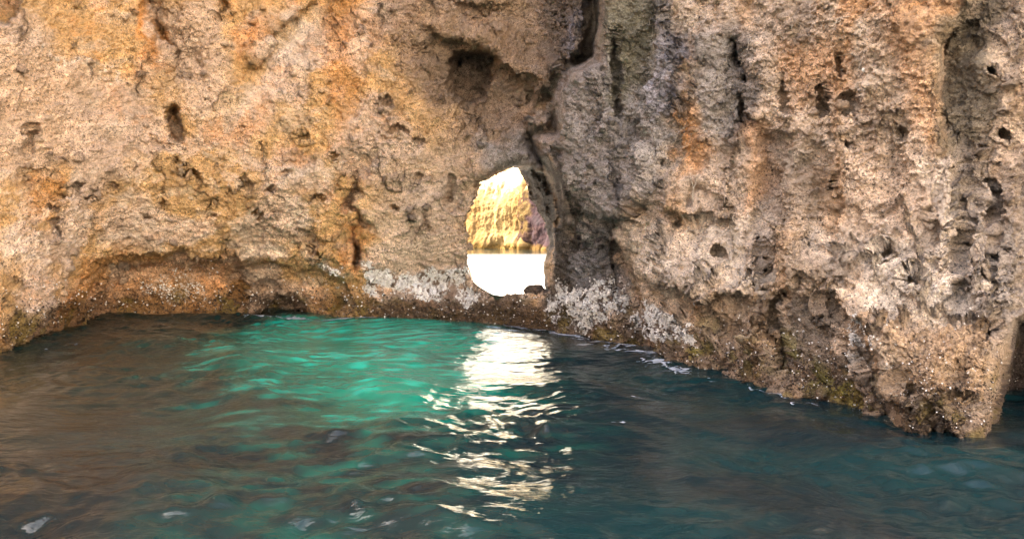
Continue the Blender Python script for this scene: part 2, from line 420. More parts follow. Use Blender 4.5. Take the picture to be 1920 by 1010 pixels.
    patch = sstep(-.35, .3, fbm(Pn, .7, 2, 261.))
    D += (.13 * (bil - .35) * (.35 + .65 * patch)) * damp * soft
    crk = np.abs(noise(qv, (1.5, 1.5, .75), 271.) + .25 * noise(qv, 6., 281.))
    crack = sstep(.045, .0, crk) * sstep(.05, .4, noise(Pn, 1.1, 291.) + .3 * wall_r)
    D -= .10 * crack * damp * soft
    droop = .55 * (D - .16 * fbm(Pn, .42, 2, 5.) * soft) * damp
    P = P + n * D[..., None]; P[..., 2] -= droop; n2 = grid_normals(P); Pn2 = P.astype(np.float32)
    D2 = rough * (.016 * ridged(Pn2, 13., 2, 65.) + .014 * fbm(Pn2, 26., 2, 55.))
    d1, r1 = worley(Pn2 + .02 * noise(Pn2, 12.)[..., None], (5.2, 5.2, 6.5), 3.)
    pits = sstep(.38, .12, d1) * (r1 > .52) * sstep(-.35, .35, fbm(Pn2, 1.0, 2, 88.))
    d2, r2 = worley(Pn2 + .01 * noise(Pn2, 30.)[..., None], (13., 13., 17.), 8.)
    pits2 = sstep(.42, .12, d2) * (r2 > .45)
    D2 -= .085 * pits * (.4 + 1.2 * r1) + .032 * pits2
    D2 -= low * .02 * sstep(.5, .1, d2)
    P = P + n2 * (D2 * damp)[..., None]

    # ---------------- colour: the stone's own stains, plus painted shade in the far-right undercut
    z = Pn[..., 2]
    a1 = fbm(Pn, .55, 3, 101.); a2 = fbm(Pn, 1.6, 4, 111.); a3 = fbm(Pn, 5., 3, 121.); a4 = fbm(Pn, 16., 3, 131.)
    cx = PXg + 30 * a2 + 10 * a3; cy = PY + 30 * fbm(Pn, 1.6, 4, 141.)
    def M(pts, soft):
        r = np.zeros(cx.shape); poly(r, cx, cy, pts, 1, soft); return r[..., None]
    col = np.zeros(P.shape)
    ochre = srgb(212, 174, 124); tan = srgb(192, 172, 152); pink = srgb(208, 182, 158); orange = srgb(206, 142, 72)
    grey = srgb(148, 143, 138); brown = srgb(146, 126, 108); dkgrey = srgb(94, 87, 82); cream = srgb(224, 212, 196); blue = srgb(150, 150, 162)
    def mixc(col, c, m):
        m = np.clip(m, 0, 1)
        if m.ndim == 2: m = m[..., None]
        return col * (1 - m) + c * m
    col[:] = ochre
    col = mixc(col, pink, sstep(-.15, .35, a1 + .5 * a2))
    col = mixc(col, orange, .42 * sstep(.1, .8, a2 + .4 * a3 - .2 * a1))
    col = mixc(col, tan, wall_r * .9)
    drip = fbm(Pn, (3.2, 3.2, .34), 3, 301.) + .25 * a3
    col = mixc(col, srgb(112, 98, 86), (.16 + .2 * wall_r) * sstep(.12, .6, drip))
    col = mixc(col, srgb(206, 158, 104), (.25 + .1 * wall_r) * sstep(.15, .6, fbm(Pn, (2.2, 2.2, .3), 3, 311.)))
    col = mixc(col, srgb(226, 214, 198), .30 * sstep(.2, .6, fbm(Pn, (1.2, 1.2, 3.2), 4, 321.)))
    # left: pinkish slabs and orange stains where the photograph has them
    col = mixc(col, pink, .8 * M([(-80, 80), (60, 60), (180, 130), (250, 170), (240, 230), (150, 280), (60, 330), (-80, 330)], 30))
    col = mixc(col, pink, .8 * M([(290, 0), (400, 0), (430, 160), (410, 210), (380, 230), (330, 190), (290, 140)], 25))
    col = mixc(col, cream, .45 * M([(500, 90), (600, 0), (560, 120), (500, 130)], 20))
    col = mixc(col, orange, .8 * M([(255, 0), (285, 0), (305, 80), (300, 130), (270, 60)], 16))
    col = mixc(col, orange, .55 * M([(440, 60), (520, 20), (500, 90), (450, 130)], 18))
    col = mixc(col, orange, .55 * M([(600, 0), (680, 0), (660, 170), (640, 260), (600, 120)], 25))
    col = mixc(col, orange, .5 * M([(150, 500), (440, 490), (470, 600), (60, 660)], 20))
    col = mixc(col, orange, .5 * M([(60, 330), (110, 320), (80, 420), (50, 400)], 14))
    col = mixc(col, orange, .5 * M([(640, 400), (680, 400), (680, 520), (650, 520)], 12))
    col = mixc(col, tan, .7 * M([(700, 220), (900, 260), (900, 540), (700, 540), (690, 380)], 35))
    col = mixc(col, cream, .35 * M([(-40, 300), (640, 300), (560, 490), (220, 480), (-40, 560)], 60) * sstep(-.1, .4, a3 + a2)[..., None])
    # centre: brown and grey
    col = mixc(col, brown, .8 * M([(690, -80), (1120, -80), (1110, 120), (1020, 210), (1000, 320), (900, 320), (820, 230), (740, 140)], 40))
    col = mixc(col, dkgrey, .4 * M([(770, 70), (960, 110), (990, 200), (900, 230), (830, 190)], 25))
    col = mixc(col, dkgrey, .75 * M([(1000, -80), (1120, -80), (1110, 120), (1040, 180), (990, 140)], 25))
    col = mixc(col, blue * .8, .6 * M([(1055, 0), (1100, 0), (1095, 90), (1060, 80)], 14))
    col = mixc(col, grey, .8 * M([(900, 270), (1000, 220), (1040, 300), (1040, 420), (1010, 320), (900, 320)], 20))
    col = mixc(col, grey, .95 * M([(1120, -80), (1270, -80), (1280, 200), (1250, 330), (1180, 420), (1150, 560), (1040, 640), (1030, 180), (1110, 110)], 35))
    col = mixc(col, srgb(108, 104, 78), .7 * M([(1120, -60), (1230, -60), (1220, 120), (1160, 200), (1130, 100)], 22))
    col = mixc(col, blue, .55 * M([(1235, 40), (1280, 40), (1275, 210), (1240, 220)], 16))
    col = mixc(col, srgb(118, 118, 122), .7 * M([(1035, 440), (1140, 440), (1170, 560), (1050, 560)], 18))
    col = mixc(col, srgb(148, 141, 136), .8 * M([(1026, 200), (1075, 132), (1112, 114), (1150, 220), (1240, 330), (1180, 400), (1062, 400), (1016, 290), (1050, 248)], 12))
    # right: dark streaks and orange stains
    col = mixc(col, grey, .8 * M([(1300, 60), (1430, 60), (1420, 260), (1340, 240)], 25))
    col = mixc(col, dkgrey, .6 * M([(1370, 60), (1410, 60), (1420, 250), (1380, 260)], 14))
    col = mixc(col, orange, .55 * M([(1270, 260), (1330, 200), (1330, 290), (1290, 330)], 18))
    col = mixc(col, orange, .5 * M([(1590, 0), (1640, 0), (1600, 60), (1580, 100)], 14))
    col = mixc(col, orange, .35 * M([(1460, 90), (1580, 60), (1600, 180), (1480, 200)], 25))
    col = mixc(col, orange, .35 * M([(1390, 240), (1440, 230), (1440, 380), (1400, 400)], 16))
    col = mixc(col, orange, .35 * M([(1640, 0), (1800, 0), (1750, 80), (1760, 260), (1700, 200)], 25))
    col = mixc(col, dkgrey, .35 * M([(1430, 260), (1560, 300), (1560, 520), (1430, 480)], 26))
    col = mixc(col, pink, .55 * M([(1560, 260), (1740, 260), (1760, 420), (1620, 460)], 30))
    col = mixc(col, cream, .5 * M([(1180, 420), (1420, 420), (1420, 540), (1260, 540), (1180, 500)], 25))
    col = mixc(col, cream, .45 * M([(1560, 420), (1800, 400), (1800, 620), (1640, 620), (1560, 540)], 35))
    col = mixc(col, cream, .45 * M([(1730, 290), (1805, 290), (1800, 400), (1750, 400)], 15))
    col = mixc(col, srgb(96, 92, 76), .7 * M([(1755, 60), (1850, -60), (1850, 260), (1770, 290)], 22))
    col = mixc(col, grey, .5 * M([(1810, 300), (2300, 200), (2300, 700), (1810, 640)], 25))
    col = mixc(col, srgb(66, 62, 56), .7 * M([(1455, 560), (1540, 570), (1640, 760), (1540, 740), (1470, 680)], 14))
    col = mixc(col, srgb(150, 112, 62), .5 * M([(1620, 590), (1860, 600), (1880, 740), (1690, 760)], 24))
    # tide belt: dark weed and mussels low down, olive algae, white barnacles above it
    tide = sstep(.62, .18, z + .16 * a2 + .1 * a3)
    col = mixc(col, srgb(84, 64, 46), .62 * tide)
    col = mixc(col, srgb(118, 104, 40), .65 * tide * sstep(.0, .45, fbm(Pn, 2.4, 3, 151.)) * sstep(.8, .35, z))
    col = mixc(col, srgb(112, 108, 46), .6 * M([(1250, 590), (1420, 620), (1640, 700), (1640, 760), (1440, 700), (1280, 660)], 22) * sstep(-.1, .4, a3)[..., None])
    scuff = M([(60, 60), (140, 110), (240, 150), (230, 165), (130, 130), (50, 80)], 10)[..., 0] + M([(160, 190), (200, 180), (180, 210)], 8)[..., 0]
    col = mixc(col, cream, scuff * .7 * sstep(-.05, .3, a4))
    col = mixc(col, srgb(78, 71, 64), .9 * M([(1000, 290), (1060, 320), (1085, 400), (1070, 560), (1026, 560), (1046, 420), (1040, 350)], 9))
    col = mixc(col, srgb(76, 60, 46), .8 * M([(700, 556), (1040, 552), (1040, 640), (700, 640)], 14))
    bz = M([(690, 505), (760, 510), (880, 520), (900, 548), (840, 552), (740, 545), (690, 530)], 9) \
       + M([(1045, 540), (1150, 530), (1165, 570), (1100, 600), (1050, 600)], 14) \
       + M([(1195, 585), (1260, 590), (1290, 625), (1250, 640), (1200, 620)], 10) \
       + .6 * M([(1560, 580), (1600, 600), (1630, 660), (1600, 650)], 10) + .7 * M([(600, 500), (640, 505), (640, 530), (610, 525)], 8) \
       + .18 * M([(250, 520), (380, 515), (390, 560), (260, 560)], 18)
    bz = np.clip(bz[..., 0], 0, 1)
    col = mixc(col, srgb(84, 70, 60), .8 * bz)
    col = mixc(col, srgb(240, 238, 234), bz * .97 * sstep(.0, .12, fbm(Pn, 22., 3, 331.) + .3 * a4 + .3 * a3))
    col = mixc(col, srgb(58, 50, 54), .85 * M([(1893, 640), (1905, 600), (1960, 570), (2300, 560), (2300, 900), (1874, 900), (1872, 800), (1886, 720)], 8))  # shade of the undercut painted into the stone colour
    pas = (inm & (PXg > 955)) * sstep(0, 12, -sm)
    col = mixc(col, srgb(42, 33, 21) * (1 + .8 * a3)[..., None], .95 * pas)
    # cracks and pits darkened, small tonal variety
    col *= (1 - .5 * crack * damp)[..., None]
    col *= (1 - .55 * pits * .9)[..., None]
    col *= (1 + .22 * a3 + .16 * a4 + .1 * a2)[..., None]
    col = np.clip(col, .012, .8)

    fmid = lambda A: .25 * (A[:-1, :-1] + A[:-1, 1:] + A[1:, 1:] + A[1:, :-1])
    keep = fmid(sv) > 0
    faces = grid_faces(nr, nc, keep)
    verts = P.reshape(-1, 3); cols = col.reshape(-1, 3)
    # sides of the passage behind the opening, then the back of the cliff
    loop = np.array(VOID, float); dens = []
    for a in range(len(loop)):
        b = (a + 1) % len(loop)
        for q in range(6): dens.append(loop[a] * (1 - q / 6) + loop[b] * q / 6)
    dens = np.array(dens); cen = np.array((950., 440.)); nl = len(dens)
    pyi = lambda p: int(np.clip(np.round((p[1] - PYd[0, int((p[0] + 70) / 1.5) + len(left)]) / (-62 - PYd[0, int((p[0] + 70) / 1.5) + len(left)]) * (nd - 1)), 0, nd - 1))
    base = np.array([P[pyi(p), int(round((p[0] + 70) / 1.5)) + len(left), 1] for p in dens])
    base = np.array([np.median(np.take(base, range(k - 4, k + 5), mode='wrap')) for k in range(nl)])
    yback = 14.8 + .7 * np.maximum(sstep(900, 980, dens[:, 0]), sstep(420, 380, dens[:, 1]))
    rings = []
    for out, f_ in ((4, 0), (7, .12), (12, .3), (16, .5), (20, .75), (24, 1.)):
        dirn = dens - cen; dl = np.linalg.norm(dirn, axis=1, keepdims=True)
        q = dens + dirn / dl * out
        y = (base + .03) * (1 - f_) + np.maximum(yback, base + .3) * f_
        # keep the ray angle as the ring goes back so that nothing closes the opening
        rings.append(np.stack([(q[:, 0] - 960) / F * y, y, H + (PY0 - q[:, 1]) / F * y], -1))
    c3 = rings[-1].mean(0)
    for sc_, yy in ((1.5, 15.9), (2.2, 16.2), (3.5, 16.5), (6, 17), (9, 17.5), (13, 18)):
        r = (rings[5] - c3) * np.array((sc_, 1, sc_)) + c3; r[:, 1] = yback + (yy - 15.6) + .15
        r[:, 2] = np.clip(r[:, 2], -1.0, 14); rings.append(r)
    R = np.array(rings); Rn = R.astype(np.float32)
    nn = noise(Rn, 1.6, 4.)[..., None] * .12 + noise(Rn, 5, 14.)[..., None] * .04
    amp = np.ones((len(R), 1, 1)); amp[0] = 0; amp[1] = .3
    radial = R - c3; radial[..., 1] = 0; radial /= np.linalg.norm(radial, axis=-1, keepdims=True) + 1e-6
    R = R + radial * np.abs(nn) * amp
    off = len(verts); idx = np.arange(R.shape[0] * nl).reshape(-1, nl) + off
    rf = np.stack([idx[:-1], np.roll(idx[:-1], -1, 1), np.roll(idx[1:], -1, 1), idx[1:]], -1).reshape(-1, 4)
    verts = np.concatenate([verts, R.reshape(-1, 3)]); faces = np.concatenate([faces, rf])
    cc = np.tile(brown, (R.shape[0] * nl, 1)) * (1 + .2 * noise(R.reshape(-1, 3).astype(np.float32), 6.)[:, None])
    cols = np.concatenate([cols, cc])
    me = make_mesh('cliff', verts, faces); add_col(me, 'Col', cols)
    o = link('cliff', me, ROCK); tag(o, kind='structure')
    return P, PXg, PY, grid_normals(P), bz, z, sv
CL = build_cliff()

# ------------------------------------------------------------------ sunlit cliff seen through the arch
def build_far():
    plan = np.array([(-46, 84), (-20, 76), (-9, 70), (-4.4, 66), (-1.2, 63.2), (0.9, 61), (1.5, 61.6), (1.9, 60.0), (3.0, 57.5), (4.2, 57.5), (9, 62), (20, 70), (30, 86)], float)
    seg = np.concatenate([[0], np.cumsum(np.linalg.norm(np.diff(plan, axis=0), axis=1))])
    u = np.concatenate([np.arange(0, 40, .35), np.arange(40, 62, .05), np.arange(62, seg[-1], .3)])
    X = interp(u, seg, plan[:, 0]); Y = interp(u, seg, plan[:, 1])
    z = np.concatenate([np.arange(-1, 10, .06), np.arange(10, 34, .3)])
    Xg, Zg = np.meshgrid(X, z); Yg, _ = np.meshgrid(Y, z); U, _ = np.meshgrid(u, z)
    Yg = Yg + np.maximum(Zg - 3.5, 0) * .42 + np.maximum(Zg - 30, 0) ** 2 * .5        # leans back
    P = np.stack([Xg, Yg, Zg], -1); n = grid_normals(P); q = P.astype(np.float32)
    st = np.array((1, 1, .25), np.float32)
    D = .14 * ridged(q, st * .5, 3, 5.) + .4 * fbm(q, .2, 3, 9.) + .08 * fbm(q, 1.5, 4, 19.) + .04 * fbm(q, 5., 2, 29.)
    D -= .7 * sstep(1.6, .2, Zg) * sstep(-.2, .4, fbm(q, .4, 2, 39.))
    D -= .9 * np.exp(-((Xg - 1.5) / .35) ** 2) * sstep(6.5, 4, Zg)
    D -= .5 * sstep(1.7, 2.3, Xg) * sstep(2.6, 1.4, Zg + .5 * (Xg - 3)) * sstep(6, 4, Xg)
    P = P + n * D[..., None]
    a = fbm(q, (.3, .3, .2), 3, 49.); b = fbm(q, 1.5, 4, 59.); hi = sstep(8, 12, Zg)[..., None]
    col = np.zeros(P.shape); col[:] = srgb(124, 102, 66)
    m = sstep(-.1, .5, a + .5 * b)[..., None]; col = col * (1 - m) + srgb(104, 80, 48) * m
    m = sstep(4.4, 6.0, Zg + .8 * b)[..., None] * .8; col = col * (1 - m) + srgb(196, 178, 140) * m  # paler upper face: sun highlight painted into the colour
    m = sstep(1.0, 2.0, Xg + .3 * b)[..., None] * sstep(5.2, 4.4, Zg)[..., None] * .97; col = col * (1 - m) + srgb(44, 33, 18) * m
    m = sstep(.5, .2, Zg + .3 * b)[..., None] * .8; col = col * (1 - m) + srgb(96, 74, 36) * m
    col = col * (1 - hi) + srgb(236, 226, 206) * hi  # high part painted whiter to brighten its reflection in the sea
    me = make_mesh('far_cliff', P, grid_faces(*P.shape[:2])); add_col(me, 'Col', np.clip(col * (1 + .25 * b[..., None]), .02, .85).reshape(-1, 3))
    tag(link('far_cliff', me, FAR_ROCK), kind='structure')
build_far()

# ------------------------------------------------------------------ unseen cliff added behind the boat to bounce sunlight onto the rock
def build_bounce_cliff():
    az = np.radians(np.arange(78, 222, .5)); z = np.arange(-1, 26, .3)
    A, Z = np.meshgrid(az, z); q0 = np.stack([np.sin(A) * 10, np.cos(A) * 10, Z * .4], -1).astype(np.float32)
    R = 34 + 2.5 * fbm(q0, .35, 4, 7.) + Z * .12
    P = np.stack([R * np.sin(A), R * np.cos(A), Z], -1); q = P.astype(np.float32)
    a = fbm(q, .3, 4, 17.)[..., None]; m = sstep(-.3, .4, a)
    col = srgb(228, 220, 206) * (1 - m) + srgb(208, 196, 178) * m
    me = make_mesh('bounce_cliff', P, grid_faces(*P.shape[:2])); add_col(me, 'Col', np.clip(col * (1 + .2 * a), 0, .85).reshape(-1, 3))
    tag(link('bounce_cliff', me, FAR_ROCK), kind='structure')
build_bounce_cliff()

# ------------------------------------------------------------------ sea
wr = np.random.RandomState(21); WAVES = []
for lam, amp, cnt, spread in ((3.2, .020, 5, .4), (1.4, .0105, 8, .6), (.62, .0040, 10, .7), (.30, .0022, 16, .8), (.15, .0010, 22, 1.0), (.08, .0003, 16, 1.2)):
    for k in range(cnt):
        l = lam * wr.uniform(.75, 1.35); d = math.radians(74) + wr.normal() * spread
        WAVES.append((2 * math.pi / l * math.cos(d), 2 * math.pi / l * math.sin(d), amp * wr.uniform(.6, 1.3), wr.uniform(0, 6.28), l))
def sea_z(x, y, damp=None):
    q = np.stack([x, y, np.zeros_like(x)], -1).astype(np.float32)
    wx = x + .35 * noise(q, .5, 2.) + .10 * noise(q, 1.6, 5.); wy = y + .35 * noise(q, .5, 12.) + .10 * noise(q, 1.6, 15.)
    gust = np.clip(.8 + 1.1 * noise(q, .55, 31.) + .5 * noise(q, 1.5, 33.), .15, 1.45)
    calm = 1.0 - .55 * sstep(7.0, 8.8, y) * sstep(-3.5, -2, x)
    zz = np.zeros_like(x)
    for kx, ky, a, ph, l in WAVES:
        s = np.sin(kx * wx + ky * wy + ph)
        v = a * (s + .35 * (s * s - .5))
        if l < .8: v = v * gust * calm
        elif l < 2: v = v * calm
        if damp is not None: v = v * np.clip((l / damp - 2.5) / 3, 0, 1)
        zz += v
    zz += .003 * ridged(q, (1.1, 2.6, 1), 2, 61.) * gust * calm * (1 if damp is None else np.clip((.5 / damp - 2) / 3, 0, 1)) - .008
    return zz
def axis(a, b, st, lo, hi, g):
    m = list(np.arange(a, b, st)); s = st; l = []; x = a
    while x > lo: s *= g; x -= s; l.append(x)
    s = st; r = []; x = m[-1]
    while x < hi: s *= g; x += s; r.append(x)
    return np.array(l[::-1] + m + r)
def sea_material():
    m = bpy.data.materials.new('sea_water'); m.use_nodes = True
    t = m.node_tree; N = t.nodes; L = t.links; b = N['Principled BSDF']
    b.inputs['Roughness'].default_value = .012; b.inputs['IOR'].default_value = 1.333
    b.inputs['Specular IOR Level'].default_value = .5
    at = N.new('ShaderNodeAttribute'); at.attribute_name = 'Col'; L.new(at.outputs['Color'], b.inputs['Base Color'])
    g = N.new('ShaderNodeNewGeometry')
    mp = N.new('ShaderNodeMapping'); mp.inputs['Scale'].default_value = (1, 2.0, 1); L.new(g.outputs['Position'], mp.inputs[0])
    n1 = N.new('ShaderNodeTexNoise'); n1.inputs['Scale'].default_value = 7; n1.inputs['Detail'].default_value = 4; n1.inputs['Distortion'].default_value = .6
    L.new(mp.outputs[0], n1.inputs['Vector'])
    bp = N.new('ShaderNodeBump'); bp.inputs['Strength'].default_value = .8; bp.inputs['Distance'].default_value = .012
    L.new(n1.outputs[0], bp.inputs['Height']); L.new(bp.outputs[0], b.inputs['Normal'])
    return m
def px_to_sea(px, py):
    Y = H * F / (py - PY0); return (px - 960) / F * Y, Y
def build_sea():
    xs = axis(-9, 7.5, .024, -6000, 6000, 1.12); ys = axis(3.2, 15.2, .022, -3000, 9000, 1.06)
    X, Y = np.meshgrid(xs, ys)
    dx = np.gradient(xs)[None, :] * np.ones_like(Y); dy = np.gradient(ys)[:, None] * np.ones_like(X)
    Z = sea_z(X, Y, np.maximum(dx, dy))
    P = np.stack([X, Y, Z], -1); q = P.astype(np.float32)
    # water colour: deep teal, a painted turquoise glow, painted white glare beyond the arch
    Ys = np.maximum(Y, 1.0); pxx = 960 + X / Ys * F; pyy = PY0 + H * F / Ys
    a = fbm(q * np.array((1, 1, 0), np.float32), .9, 4, 5.); b = fbm(q * np.array((1, 2.2, 0), np.float32), 2.5, 4, 15.)
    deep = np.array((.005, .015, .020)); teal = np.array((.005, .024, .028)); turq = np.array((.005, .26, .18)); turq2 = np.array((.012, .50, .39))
    col = np.zeros(P.shape); col[:] = deep
    def mx(col, c, m): m = np.clip(m, 0, 1)[..., None]; return col * (1 - m) + c * m
    col = mx(col, teal, sstep(-.4, .4, a))
    col = mx(col, np.array((.012, .024, .019)), .8 * sstep(-2.0, -5.5, X + .8 * a - .3 * (Y - 6)))
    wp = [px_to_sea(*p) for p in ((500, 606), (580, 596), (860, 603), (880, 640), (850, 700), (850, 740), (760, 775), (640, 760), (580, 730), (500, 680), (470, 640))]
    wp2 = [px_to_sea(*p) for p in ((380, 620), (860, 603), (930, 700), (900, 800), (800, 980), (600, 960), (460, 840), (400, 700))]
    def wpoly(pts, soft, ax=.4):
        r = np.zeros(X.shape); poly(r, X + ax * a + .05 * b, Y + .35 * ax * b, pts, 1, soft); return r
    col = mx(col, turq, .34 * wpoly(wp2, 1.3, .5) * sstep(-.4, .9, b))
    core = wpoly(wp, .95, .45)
    col = mx(col, turq, np.clip(1.25 * core, 0, 1) * (.8 + .2 * sstep(-.4, .4, b)))  # glow of sunlit water painted into the base colour
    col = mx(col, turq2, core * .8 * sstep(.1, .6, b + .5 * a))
    beyond = sstep(15.0, 16.5, Y) * sstep(52, 44, Y) * sstep(-40, -25, X) * sstep(30, 20, X)
    col = mx(col, np.array((.80, .80, .74)), beyond)  # bright sky reflection painted as a white base colour
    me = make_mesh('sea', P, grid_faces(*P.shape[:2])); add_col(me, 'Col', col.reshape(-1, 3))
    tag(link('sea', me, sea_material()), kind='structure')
build_sea()

# ------------------------------------------------------------------ things and growth on the rock
P_, PXg_, PY_, NRM, BZ, ZZ, SV = CL
def scatter(name, pos, nrm, size, col, unit_v, unit_f, mat, kind='stuff', label=None, cat=None, stretch=None, seed=3):
    r = np.random.RandomState(seed); n = len(pos)
    t = r.normal(size=(n, 3)); t -= nrm * np.sum(t * nrm, 1)[:, None]; t /= np.linalg.norm(t, axis=1)[:, None]
    b = np.cross(nrm, t); sx = size; sy = size * (1 if stretch is None else stretch)
    V = (unit_v[None, :, 0, None] * t[:, None] * sx[:, None, None] + unit_v[None, :, 1, None] * b[:, None] * sy[:, None, None]
         + unit_v[None, :, 2, None] * nrm[:, None] * size[:, None, None]) + pos[:, None]
    V = V + r.normal(size=V.shape) * size[:, None, None] * .08
    Fa = unit_f[None] + (np.arange(n) * len(unit_v))[:, None, None]
    me = make_mesh(name, V.reshape(-1, 3), Fa.reshape(-1, unit_f.shape[1]), smooth=False)
    add_col(me, 'Col', np.repeat(col, len(unit_v), 0))
    return tag(link(name, me, mat), label, cat, kind=kind)
def shell_material():
    m = bpy.data.materials.new('shell'); m.use_nodes = True; N = m.node_tree.nodes; L = m.node_tree.links
    at = N.new('ShaderNodeAttribute'); at.attribute_name = 'Col'; n = N.new('ShaderNodeTexNoise'); n.inputs['Scale'].default_value = 90
    r = N.new('ShaderNodeMapRange'); r.inputs[3].default_value = .85; r.inputs[4].default_value = 1.2; L.new(n.outputs[0], r.inputs[0])
    v = N.new('ShaderNodeVectorMath'); v.operation = 'SCALE'; L.new(at.outputs['Color'], v.inputs[0]); L.new(r.outputs[0], v.inputs['Scale'])
    L.new(v.outputs[0], N['Principled BSDF'].inputs['Base Color']); N['Principled BSDF'].inputs['Roughness'].default_value = .6
    return m
SHELL = shell_material()
r = np.random.RandomState(5)
ang = np.arange(6) / 6 * 2 * math.pi
cone_v = np.concatenate([np.stack([np.cos(ang), np.sin(ang), np.full(6, -.2)], 1), np.stack([.45 * np.cos(ang), .45 * np.sin(ang), np.full(6, .75)], 1)])
cone_f = np.array([[k, (k + 1) % 6, 6 + (k + 1) % 6, 6 + k] for k in range(6)])
bead_v = np.array([(1, 0, 0), (0, 1, 0), (-1, 0, 0), (0, -1, 0), (.5, .5, .6), (-.5, .5, .6), (-.5, -.5, .6), (.5, -.5, .6)], float)
bead_f = np.array([(0, 1, 4, 4), (1, 2, 5, 4), (2, 3, 6, 5), (3, 0, 7, 6), (4, 5, 6, 7)]); bead_f[0] = (0, 1, 4, 7)
inframe = (PXg_ > -40) & (PXg_ < 1960) & (PY_ > 300) & (SV > 6)
wgt = np.where(inframe & (ZZ > .02), np.clip(BZ, 0, 1) ** 1.5 * sstep(-.25, .35, noise(P_.astype(np.float32), 7., 3.)) + .005 * sstep(1.0, .3, ZZ) , 0).ravel(); wgt /= wgt.sum()
pf = P_.reshape(-1, 3); nf = NRM.reshape(-1, 3)
idx = r.choice(len(pf), 20000, p=wgt)
g = r.uniform(.75, .95, 20000)[:, None] * np.array((1, .97, .93))
scatter('barnacles', pf[idx] + r.normal(size=(20000, 3)) * .008, nf[idx], r.uniform(.007, .020, 20000) * pf[idx][:, 1] / 12, g, cone_v, cone_f, SHELL)
wgt = np.where(inframe & (ZZ > -.05), sstep(.65, .15, ZZ), 0).ravel(); wgt /= wgt.sum()
idx = r.choice(len(pf), 14000, p=wgt)
base = np.where(r.rand(14000)[:, None] < .93, srgb(66, 54, 46), srgb(150, 138, 120)) * r.uniform(.5, 1.5, 14000)[:, None]
scatter('mussels', pf[idx] + r.normal(size=(14000, 3)) * .01, nf[idx], r.uniform(.010, .024, 14000) * pf[idx][:, 1] / 12, base, bead_v, bead_f, SHELL, stretch=.55)

def surf(px, py):
    k = np.argmin((PXg_ - px) ** 2 + (PY_ - py) ** 2); return pf[k], nf[k]
def rock_lump(name, loc, rad, squash, seed, colr, label, cat, group=None):
    bpy_me = bpy.data.meshes.new('tmp'); import bmesh
    bm = bmesh.new(); bmesh.ops.create_icosphere(bm, subdivisions=5, radius=1)
    v = np.array([x.co[:] for x in bm.verts]); f = np.array([[y.index for y in x.verts] for x in bm.faces]); bm.free()
    bpy.data.meshes.remove(bpy_me)
    q = v.astype(np.float32)
    d = 1 + .28 * noise(q, 1.1, seed) + .12 * ridged(q, 2.3, 3, seed + 5) + .05 * noise(q, 7, seed + 9)
    v = v * d[:, None] * np.array(squash) * rad
    me = make_mesh(name, v, f); add_col(me, 'Col', colr * (1 + .3 * noise(q, 3, seed))[:, None])
    o = link(name, me, ROCK); o.location = loc; return tag(o, label, cat, group)
Yb = 13.25
rock_lump('boulder', ((1003 - 960) / F * Yb, Yb, H + (PY0 - 546) / F * Yb), .14, (1.25, 1.1, .75), 3., srgb(96, 84, 74),
          'rounded brown boulder lying on the sill of the arch against its right side', 'boulder')

# foam: a lacy film on the water where the swell breaks against the foot of the rock
def foam(name, lines, thr, label=None):
    Vs = []; Fs = []; off = 0
    for pts, wid, t in lines:
        pw = np.array([px_to_sea(*p) for p in pts]); lo = pw.min(0) - wid * 2; hi = pw.max(0) + wid * 2
        X, Y = np.meshgrid(np.arange(lo[0], hi[0], .009), np.arange(lo[1], hi[1], .009))
        q = np.stack([X, Y, 0 * X], -1).astype(np.float32)
        qx = q + .12 * np.stack([noise(q, 3., 5.), noise(q, 3., 9.), 0 * X], -1)
        qx = qx.astype(np.float32)
        d, _ = seg_dist(qx[..., 0].astype(float), qx[..., 1].astype(float), pw)
        v = .6 * ridged(qx, (5., 11., 1), 4, 3.) + .6 * noise(qx, (1.8, 4., 1), 7.) - (d / wid) ** 2 * .8
        Z = sea_z(X, Y, np.full(X.shape, .024)) + .006
        m = v > t; fm = m[:-1, :-1] & m[:-1, 1:] & m[1:, 1:] & m[1:, :-1]
        Vs.append(np.stack([X, Y, Z], -1).reshape(-1, 3)); Fs.append(grid_faces(*X.shape, fm) + off); off += X.size
    V = np.concatenate(Vs); Fa = np.concatenate(Fs)
    used, inv = np.unique(Fa, return_inverse=True)
    me = make_mesh(name, V[used], inv.reshape(Fa.shape)); 
    m = bpy.data.materials.new('foam'); m.use_nodes = True; b = m.node_tree.nodes['Principled BSDF']
    n = m.node_tree.nodes.new('ShaderNodeTexNoise'); n.inputs['Scale'].default_value = 60
    rp = m.node_tree.nodes.new('ShaderNodeValToRGB'); rp.color_ramp.elements[0].color = (.10, .14, .19, 1); rp.color_ramp.elements[1].color = (.55, .60, .68, 1)
    rp.color_ramp.elements[0].position = .35; rp.color_ramp.elements[1].position = .65
    m.node_tree.links.new(n.outputs[0], rp.inputs[0]); m.node_tree.links.new(rp.outputs[0], b.inputs['Base Color']); b.inputs['Roughness'].default_value = .5
    tag(link(name, me, m), label, kind='stuff')
foam('sea_foam', [
    ([(930, 606), (985, 612), (1050, 624), (1120, 640), (1190, 660), (1250, 690), (1290, 700)], .28, .62),
    ([(960, 612), (1040, 618), (1100, 632)], .2, .55),
    ([(470, 594), (540, 596), (600, 600), (700, 601)], .16, .30),
    ([(1100, 652), (1180, 664), (1250, 688)], .2, .7),
    ([(1190, 742), (1215, 750), (1250, 752)], .14, .55), ([(1130, 790), (1160, 794)], .08, .7),
    ([(1475, 752), (1500, 757)], .04, .4),
    ([(90, 650), (180, 640)], .1, .75), ([(1290, 700), (1400, 722), (1520, 752)], .05, .6)], .3)

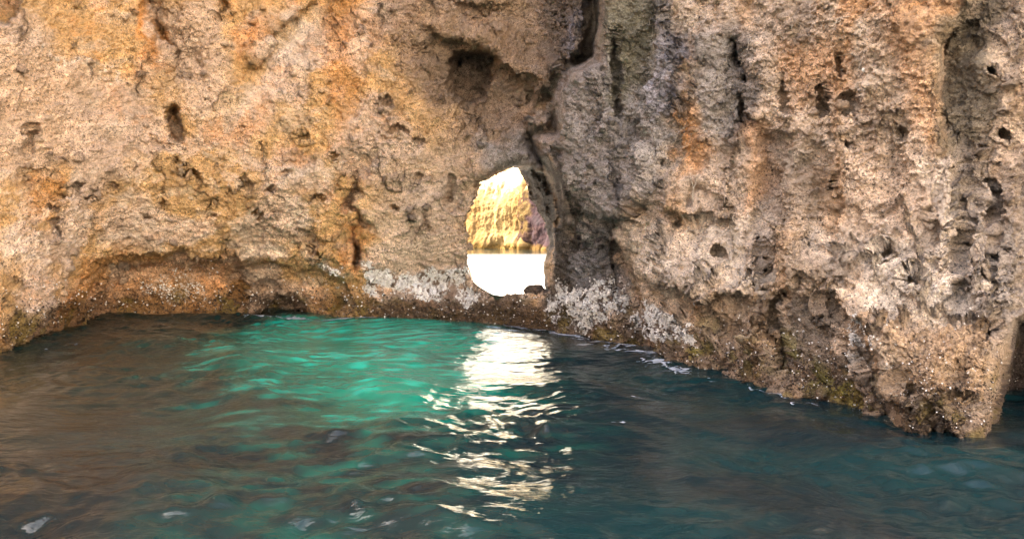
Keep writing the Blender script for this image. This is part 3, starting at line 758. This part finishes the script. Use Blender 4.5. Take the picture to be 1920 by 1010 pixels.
# dry threads and a forked twig hanging on the face, and one white shell
def tube(path, r0, r1, seg=5):
    path = np.asarray(path, float); n = len(path); V = []
    for k in range(n):
        t = path[min(k + 1, n - 1)] - path[max(k - 1, 0)]; t /= np.linalg.norm(t) + 1e-9
        u = np.cross(t, (0.3, 1, 0.1)); u /= np.linalg.norm(u); v = np.cross(t, u); rr = r0 + (r1 - r0) * k / (n - 1)
        for j in range(seg):
            a = 2 * math.pi * j / seg; V.append(path[k] + rr * (math.cos(a) * u + math.sin(a) * v))
    Fq = [[k * seg + j, k * seg + (j + 1) % seg, (k + 1) * seg + (j + 1) % seg, (k + 1) * seg + j] for k in range(n - 1) for j in range(seg)]
    return np.array(V), np.array(Fq)
def straw_mat():
    m = bpy.data.materials.new('dry_straw'); m.use_nodes = True; b = m.node_tree.nodes['Principled BSDF']
    n = m.node_tree.nodes.new('ShaderNodeTexNoise'); n.inputs['Scale'].default_value = 12
    rp = m.node_tree.nodes.new('ShaderNodeValToRGB'); rp.color_ramp.elements[0].color = (.30, .24, .16, 1); rp.color_ramp.elements[1].color = (.68, .62, .52, 1)
    rp.color_ramp.elements[0].position = .35; rp.color_ramp.elements[1].position = .6
    m.node_tree.links.new(n.outputs[0], rp.inputs[0]); m.node_tree.links.new(rp.outputs[0], b.inputs['Base Color']); b.inputs['Roughness'].default_value = .8
    return m
STRAW = straw_mat()
r = np.random.RandomState(12); VV = []; FF = []; off = 0
for k in range(170):
    cx_, cy_, sx_, sy_ = [(1320, 90, 60, 60), (1290, 330, 18, 40), (1440, 60, 40, 40), (1240, 60, 14, 60), (1590, 60, 20, 50), (1300, 260, 15, 30)][r.randint(6)]
    p, nn_ = surf(cx_ + r.normal() * sx_, cy_ + r.normal() * sy_ * .7)
    L_ = r.uniform(.05, .17); d = np.array((r.normal() * .7, -.12, -abs(r.normal()) - .2)); d /= np.linalg.norm(d); b_ = r.normal(size=3) * .5; b_[1] = 0
    t = np.linspace(0, 1, 6)[:, None]; path = p + nn_ * (.004 + .02 * np.sin(t * 3.1)) + L_ * (t * d + t * t * b_ * .5)
    v, f = tube(path, .0022, .0010, 4); VV.append(v); FF.append(f + off); off += len(v)
tag(link('dry_roots', make_mesh('dry_roots', np.concatenate(VV), np.concatenate(FF)), STRAW), kind='stuff')
p, nn_ = surf(1303, 384)
tw = np.array([(0, 0, 0), (-.01, -.02, .07), (-.005, -.035, .15), (-.03, -.04, .24), (-.05, -.05, .33)]) ; fk = np.array([(-.005, -.035, .15), (.02, -.045, .2), (.03, -.05, .27)])
v1, f1 = tube(p + tw, .006, .002, 6); v2, f2 = tube(p + fk, .004, .0015, 6)
tag(link('dry_twig', make_mesh('dry_twig', np.concatenate([v1, v2]), np.concatenate([f1, f2 + len(v1)])), STRAW),
    'thin pale forked dry twig sticking up from the orange ledge of the right rock face', 'twig')
p, nn_ = surf(1623, 131)
rock_lump('white_shell', tuple(p + nn_ * .008), .016, (1, .7, 1.05), 8., srgb(236, 232, 224), 'tiny white shell stuck high on the tan face of the right rock', 'shell')
